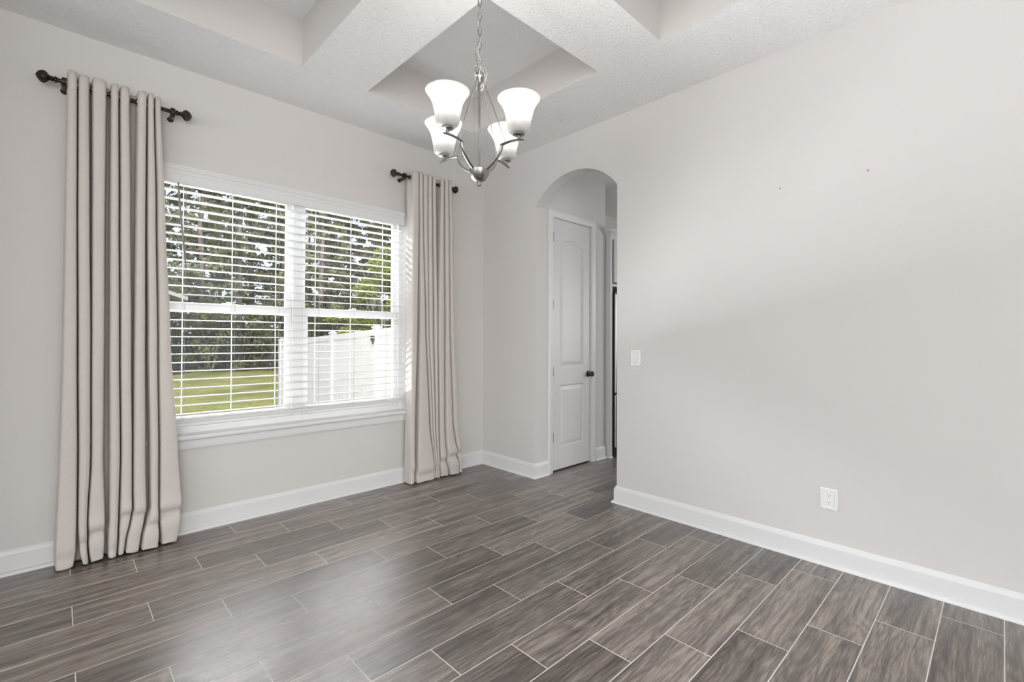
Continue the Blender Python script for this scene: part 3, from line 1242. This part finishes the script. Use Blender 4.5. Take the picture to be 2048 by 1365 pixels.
sw = thing('light_switch', (R, 1.9225, 1.129), 'white light switch plate beside the arched opening', 'light switch')
plate(1.882, 1.963, 1.068, 1.190, sw).obj('cover_plate', M['plastic'], sw, smooth=30)
m = MB()
m.box((R - .0030, 1.900, 1.086), (R - .0005, 1.945, 1.172))
m.obj('switch_frame', M['plastic'], sw)
m = MB()
m.prism([(0.0045, 1.160), (0.0060, 1.160), (0.0068, 1.135), (0.0120, 1.100), (0.0045, 1.0985)], lambda u, v, d: (R - u, d, v), 1.9115, 1.9345)
m.obj('rocker', M['plastic'], sw)

ot = thing('wall_outlet', (R, .683, .372), 'white duplex wall outlet low on the long blank wall', 'outlet')
plate(.641, .725, .313, .431, ot).obj('cover_plate', M['plastic'], ot, smooth=30)
MB().box((R - .0050, .657, .329), (R - .0005, .709, .415)).obj('receptacle', M['plastic'], ot)
for zc in (.393, .352):
    m = MB()
    m.lathe([(0.0, .0048), (.0150, .0048), (.0158, .0060), (0, .0064)], 32, (R, .683, zc), (-1, 0, 0))
    f_ = m.obj('socket_face', M['plastic'], ot, smooth=30)
    m = MB()
    m.box((R - .0068, .6885, zc - .001), (R - .0062, .6905, zc + .007))
    m.box((R - .0068, .6755, zc - .001), (R - .0062, .6775, zc + .006))
    m.lathe([(0, .0062), (.0024, .0062), (.0024, .0068), (0, .0068)], 12, (R, .683, zc - .007), (-1, 0, 0))
    m.obj('slot', M['dark_slot'], f_)

for (y, z, lab) in ((.927, 2.182, 'small nail left in the long wall, nearer the arch'),
                    (.497, 2.182, 'small nail left in the long wall, farther from the arch')):
    m = MB()
    m.lathe([(0, -.004), (.0012, -.004), (.0012, .014), (.0030, .014), (.0030, .0152), (0, .0154)], 10, (R, y, z), (-1, 0, .35))
    tag(m.obj('nail', M['hinge'], smooth=40), lab, 'nail', 'nails in the long wall')

# ---------------------------------------------------------------- outdoors
def ground(y):
    return -0.24 - 0.05 * (min(y, 14) - D) + 0.022 * max(0, min(y, 60) - 14)


m = MB()
ysn = [D + WD, 5, 7, 9, 11, 13, 14, 16, 19, 22, 26, 30, 36, 45, 60, 90]
xsn = [-30 + 5 * i for i in range(19)]
rg = random.Random(4)
G = [[m.bm.verts.new((x, y, ground(y) + (rg.uniform(-.05, .05) if y > 15 else 0))) for x in xsn] for y in ysn]
for a, b in zip(G, G[1:]):
    for i in range(len(xsn) - 1):
        m.bm.faces.new((a[i], a[i + 1], b[i + 1], b[i]))
struct(m.obj('ground_lawn', M['lawn'], smooth=179), 'sunlit green lawn outside the window', 'lawn')

# white vinyl privacy fence running away from the house
FX = 4.5
fence = thing('fence', (FX, 11, ground(11)), 'white vinyl privacy fence with capped posts outside the window', 'fence')
posts = [6.47, 8.52, 10.57, 12.62, 14.0]
for i, y in enumerate(posts):
    g = ground(y)
    m = MB()
    m.box((FX - .063, y - .063, g - .3), (FX + .063, y + .063, g + 1.955), .006)
    pst = m.obj('post', M['fence'], fence)
    m = MB()
    m.box((FX - .078, y - .078, g + 1.955), (FX + .078, y + .078, g + 1.98), .004)
    v = [(FX - .072, y - .072), (FX + .072, y - .072), (FX + .072, y + .072), (FX - .072, y + .072)]
    bv = [m.bm.verts.new((a, b, g + 1.979)) for a, b in v]
    tv = m.bm.verts.new((FX, y, g + 2.03))
    for k in range(4):
        m.bm.faces.new((bv[k], bv[(k + 1) % 4], tv))
    m.obj('post_cap', M['fence'], pst)
for y0, y1 in zip(posts, posts[1:]):
    a, b = y0 + .063, y1 - .063
    g0, g1 = ground(y0), ground(y1)

    def band(m, z0, z1, hx):
        P = [(a, g0 + z0), (b, g1 + z0), (b, g1 + z1), (a, g0 + z1)]
        m.prism(P, lambda u, v, d: (d, u, v), FX - hx, FX + hx)
    m = MB()
    band(m, .06, .24, .022)
    m.obj('rail', M['fence'], fence)
    m = MB()
    band(m, 1.80, 1.93, .024)
    m.obj('rail', M['fence'], fence)
    m = MB()
    n = 11
    for k in range(n):
        ya, yb = lerp(a, b, k / n) + .003, lerp(a, b, (k + 1) / n) - .003
        za, zb = lerp(g0, g1, k / n), lerp(g0, g1, (k + 1) / n)
        m.prism([(ya, za + .22), (yb, zb + .22), (yb, zb + 1.81), (ya, za + 1.81)], lambda u, v, d: (d, u, v), FX - .012, FX + .012)
    band(m, .23, 1.80, .008)
    m.obj('slat_panel', M['fence'], fence)
m = MB()
g = ground(8.52)
m.box((FX - .10, 8.46, g + 1.70), (FX - .064, 8.58, g + 1.80), .006)
m.box((FX - .085, 8.49, g + 1.62), (FX - .064, 8.55, g + 1.70), .004)
m.obj('gate_latch', M['black'], fence)

# neighbouring house, mostly hidden by the left curtain
hs = thing('house', (-1.5, 30, ground(30)), 'neighbouring house with pale grey roof at the edge of the lawn', 'house')
gz = ground(30)
m = MB()
m.prism([(-7, gz - .3), (3.6, gz - .3), (3.6, gz + 3.55), (-1.7, gz + 5.4), (-7, gz + 3.55)], lambda u, v, d: (u, d, v), 26.0, 33)
m.obj('wall', M['siding'], hs)
m = MB()
for s_ in (1, -1):
    xe, xr = -1.7 + s_ * 5.9, -1.7
    m.prism([(xr, gz + 5.38), (xe, gz + 3.36), (xe, gz + 3.52), (xr, gz + 5.56)], lambda u, v, d: (u, d, v), 25.5, 33.4)
m.obj('roof', M['roof'], hs)


def leaf_cloud(m, centers, per, size, rnd, flat=1.0):
    bm = m.bm
    for (c, rad) in centers:
        for _ in range(per):
            while True:
                v = Vector((rnd.uniform(-1, 1), rnd.uniform(-1, 1), rnd.uniform(-1, 1)))
                if v.length <= 1:
                    break
            p = c + Vector((v.x * rad, v.y * rad, v.z * rad * flat))
            a = Vector((rnd.uniform(-1, 1), rnd.uniform(-1, 1), rnd.uniform(-1, 1))).normalized()
            b = a.orthogonal().normalized()
            s = size * rnd.uniform(.6, 1.4)
            a = a * s
            b = b * s * .45
            bm.faces.new([bm.verts.new(p - a), bm.verts.new(p + b), bm.verts.new(p + a), bm.verts.new(p - b)])


def make_pine(seed, h):
    rnd = random.Random(seed)
    root = thing('pine_tree', (0, 0, 0))
    m = MB()
    pts = [Vector((rnd.uniform(-.12, .12) * i / 6, rnd.uniform(-.12, .12) * i / 6, h * i / 8 - .4)) for i in range(9)]
    m.tube(pts, [.17 - .016 * i for i in range(9)], 8)
    for k in range(26):
        z = h * rnd.uniform(.10, .97)
        a = rnd.uniform(0, 6.28)
        ln = rnd.uniform(.7, 1.9) * (1.25 - z / h)
        m.tube([(0, 0, z), (ln * cos(a) * .5, ln * sin(a) * .5, z + .12), (ln * cos(a), ln * sin(a), z + .1)], [.035, .022, .008], 5)
    m.obj('trunk', M['bark'], root, smooth=60)
    m = MB()
    cs = []
    for k in range(76):
        z = h * (.20 + .8 * rnd.random() ** .9)
        a = rnd.uniform(0, 6.28)
        ln = rnd.uniform(.25, 1.9) * (1.2 - .75 * z / h)
        cs.append((Vector((ln * cos(a), ln * sin(a), z)), rnd.uniform(.25, .55)))
    leaf_cloud(m, cs, 52, .15, rnd, .6)
    m.obj('foliage', M['needles'], root, recalc=False)
    return root


def make_bush(seed, mat, rad, hgt, name, per=70, nc=34, size=.09):
    rnd = random.Random(seed)
    root = thing(name, (0, 0, 0))
    m = MB()
    for k in range(7):
        a = rnd.uniform(0, 6.28)
        ln = rnd.uniform(.2, .7) * rad
        m.tube([(0, 0, -.2), (ln * .4 * cos(a), ln * .4 * sin(a), hgt * .35), (ln * cos(a), ln * sin(a), hgt * rnd.uniform(.6, .9))],
               [.05, .035, .012], 6)
    m.obj('trunk', M['bark'], root, smooth=60)
    m = MB()
    cs = []
    for k in range(nc):
        z = hgt * rnd.uniform(.12, .92)
        w_ = rad * sqrt(max(.1, 1 - (2 * z / hgt - .85) ** 2))
        a = rnd.uniform(0, 6.28)
        q = w_ * sqrt(rnd.random())
        cs.append((Vector((q * cos(a), q * sin(a), z)), rnd.uniform(.3, .55) * min(1, rad / 1.3)))
    leaf_cloud(m, cs, per, size, rnd, .8)
    m.obj('foliage', mat, root, recalc=False)
    return root


def copy_thing(o):
    c = o.copy()
    C.objects.link(c)
    for k in o.children:
        q = k.copy()
        C.objects.link(q)
        q.parent = c
    return c


def scatter(protos, spots, label, cat, group):
    used = set()
    for i, (x, y, s, rz) in enumerate(spots):
        j = i % len(protos)
        o = protos[j] if j not in used else copy_thing(protos[j])
        used.add(j)
        o.location = (x, y, ground(y))
        o.scale = (s, s, s)
        o.rotation_euler = (0, 0, rz)
        tag(o, label, cat, group)


rt_ = random.Random(21)
pines = [make_pine(100 + k, 15) for k in range(4)]
spots = []
for row, (y0, n) in enumerate(((31, 15), (35, 15), (40, 16))):
    for i in range(n):
        x = lerp(-2, 31 + row * 3, (i + .5 * (row % 2) + rt_.uniform(.1, .6)) / n)
        spots.append((x, y0 + rt_.uniform(-1.5, 1.5), rt_.uniform(.8, 1.15), rt_.uniform(0, 6)))
scatter(pines, spots, 'tall green pine tree standing in the woods beyond the lawn', 'tree', 'pine trees in the woods')
bushes = [make_bush(200 + k, M['bush'], 1.7, 3.0, 'bush') for k in range(3)]
spots = []
for row, (y0, n, s) in enumerate(((27.6, 14, 1.0), (29.4, 14, 1.35))):
    for i in range(n):
        x = lerp(4.6 if row == 0 else 3.5, 28, (i + rt_.uniform(.2, .8)) / n)
        spots.append((x, y0 + rt_.uniform(-.5, .5), s * rt_.uniform(.8, 1.2), rt_.uniform(0, 6)))
scatter(bushes, spots, 'dark leafy bush at the shaded edge of the woods', 'bush', 'bushes along the wood edge')
yt = make_bush(300, M['yellow'], 2.5, 6.6, 'tree', 150, 60, .10)
yt.location = (10.9, 19.5, ground(19.5))
tag(yt, 'yellow-green leafy tree rising behind the white fence', 'tree')
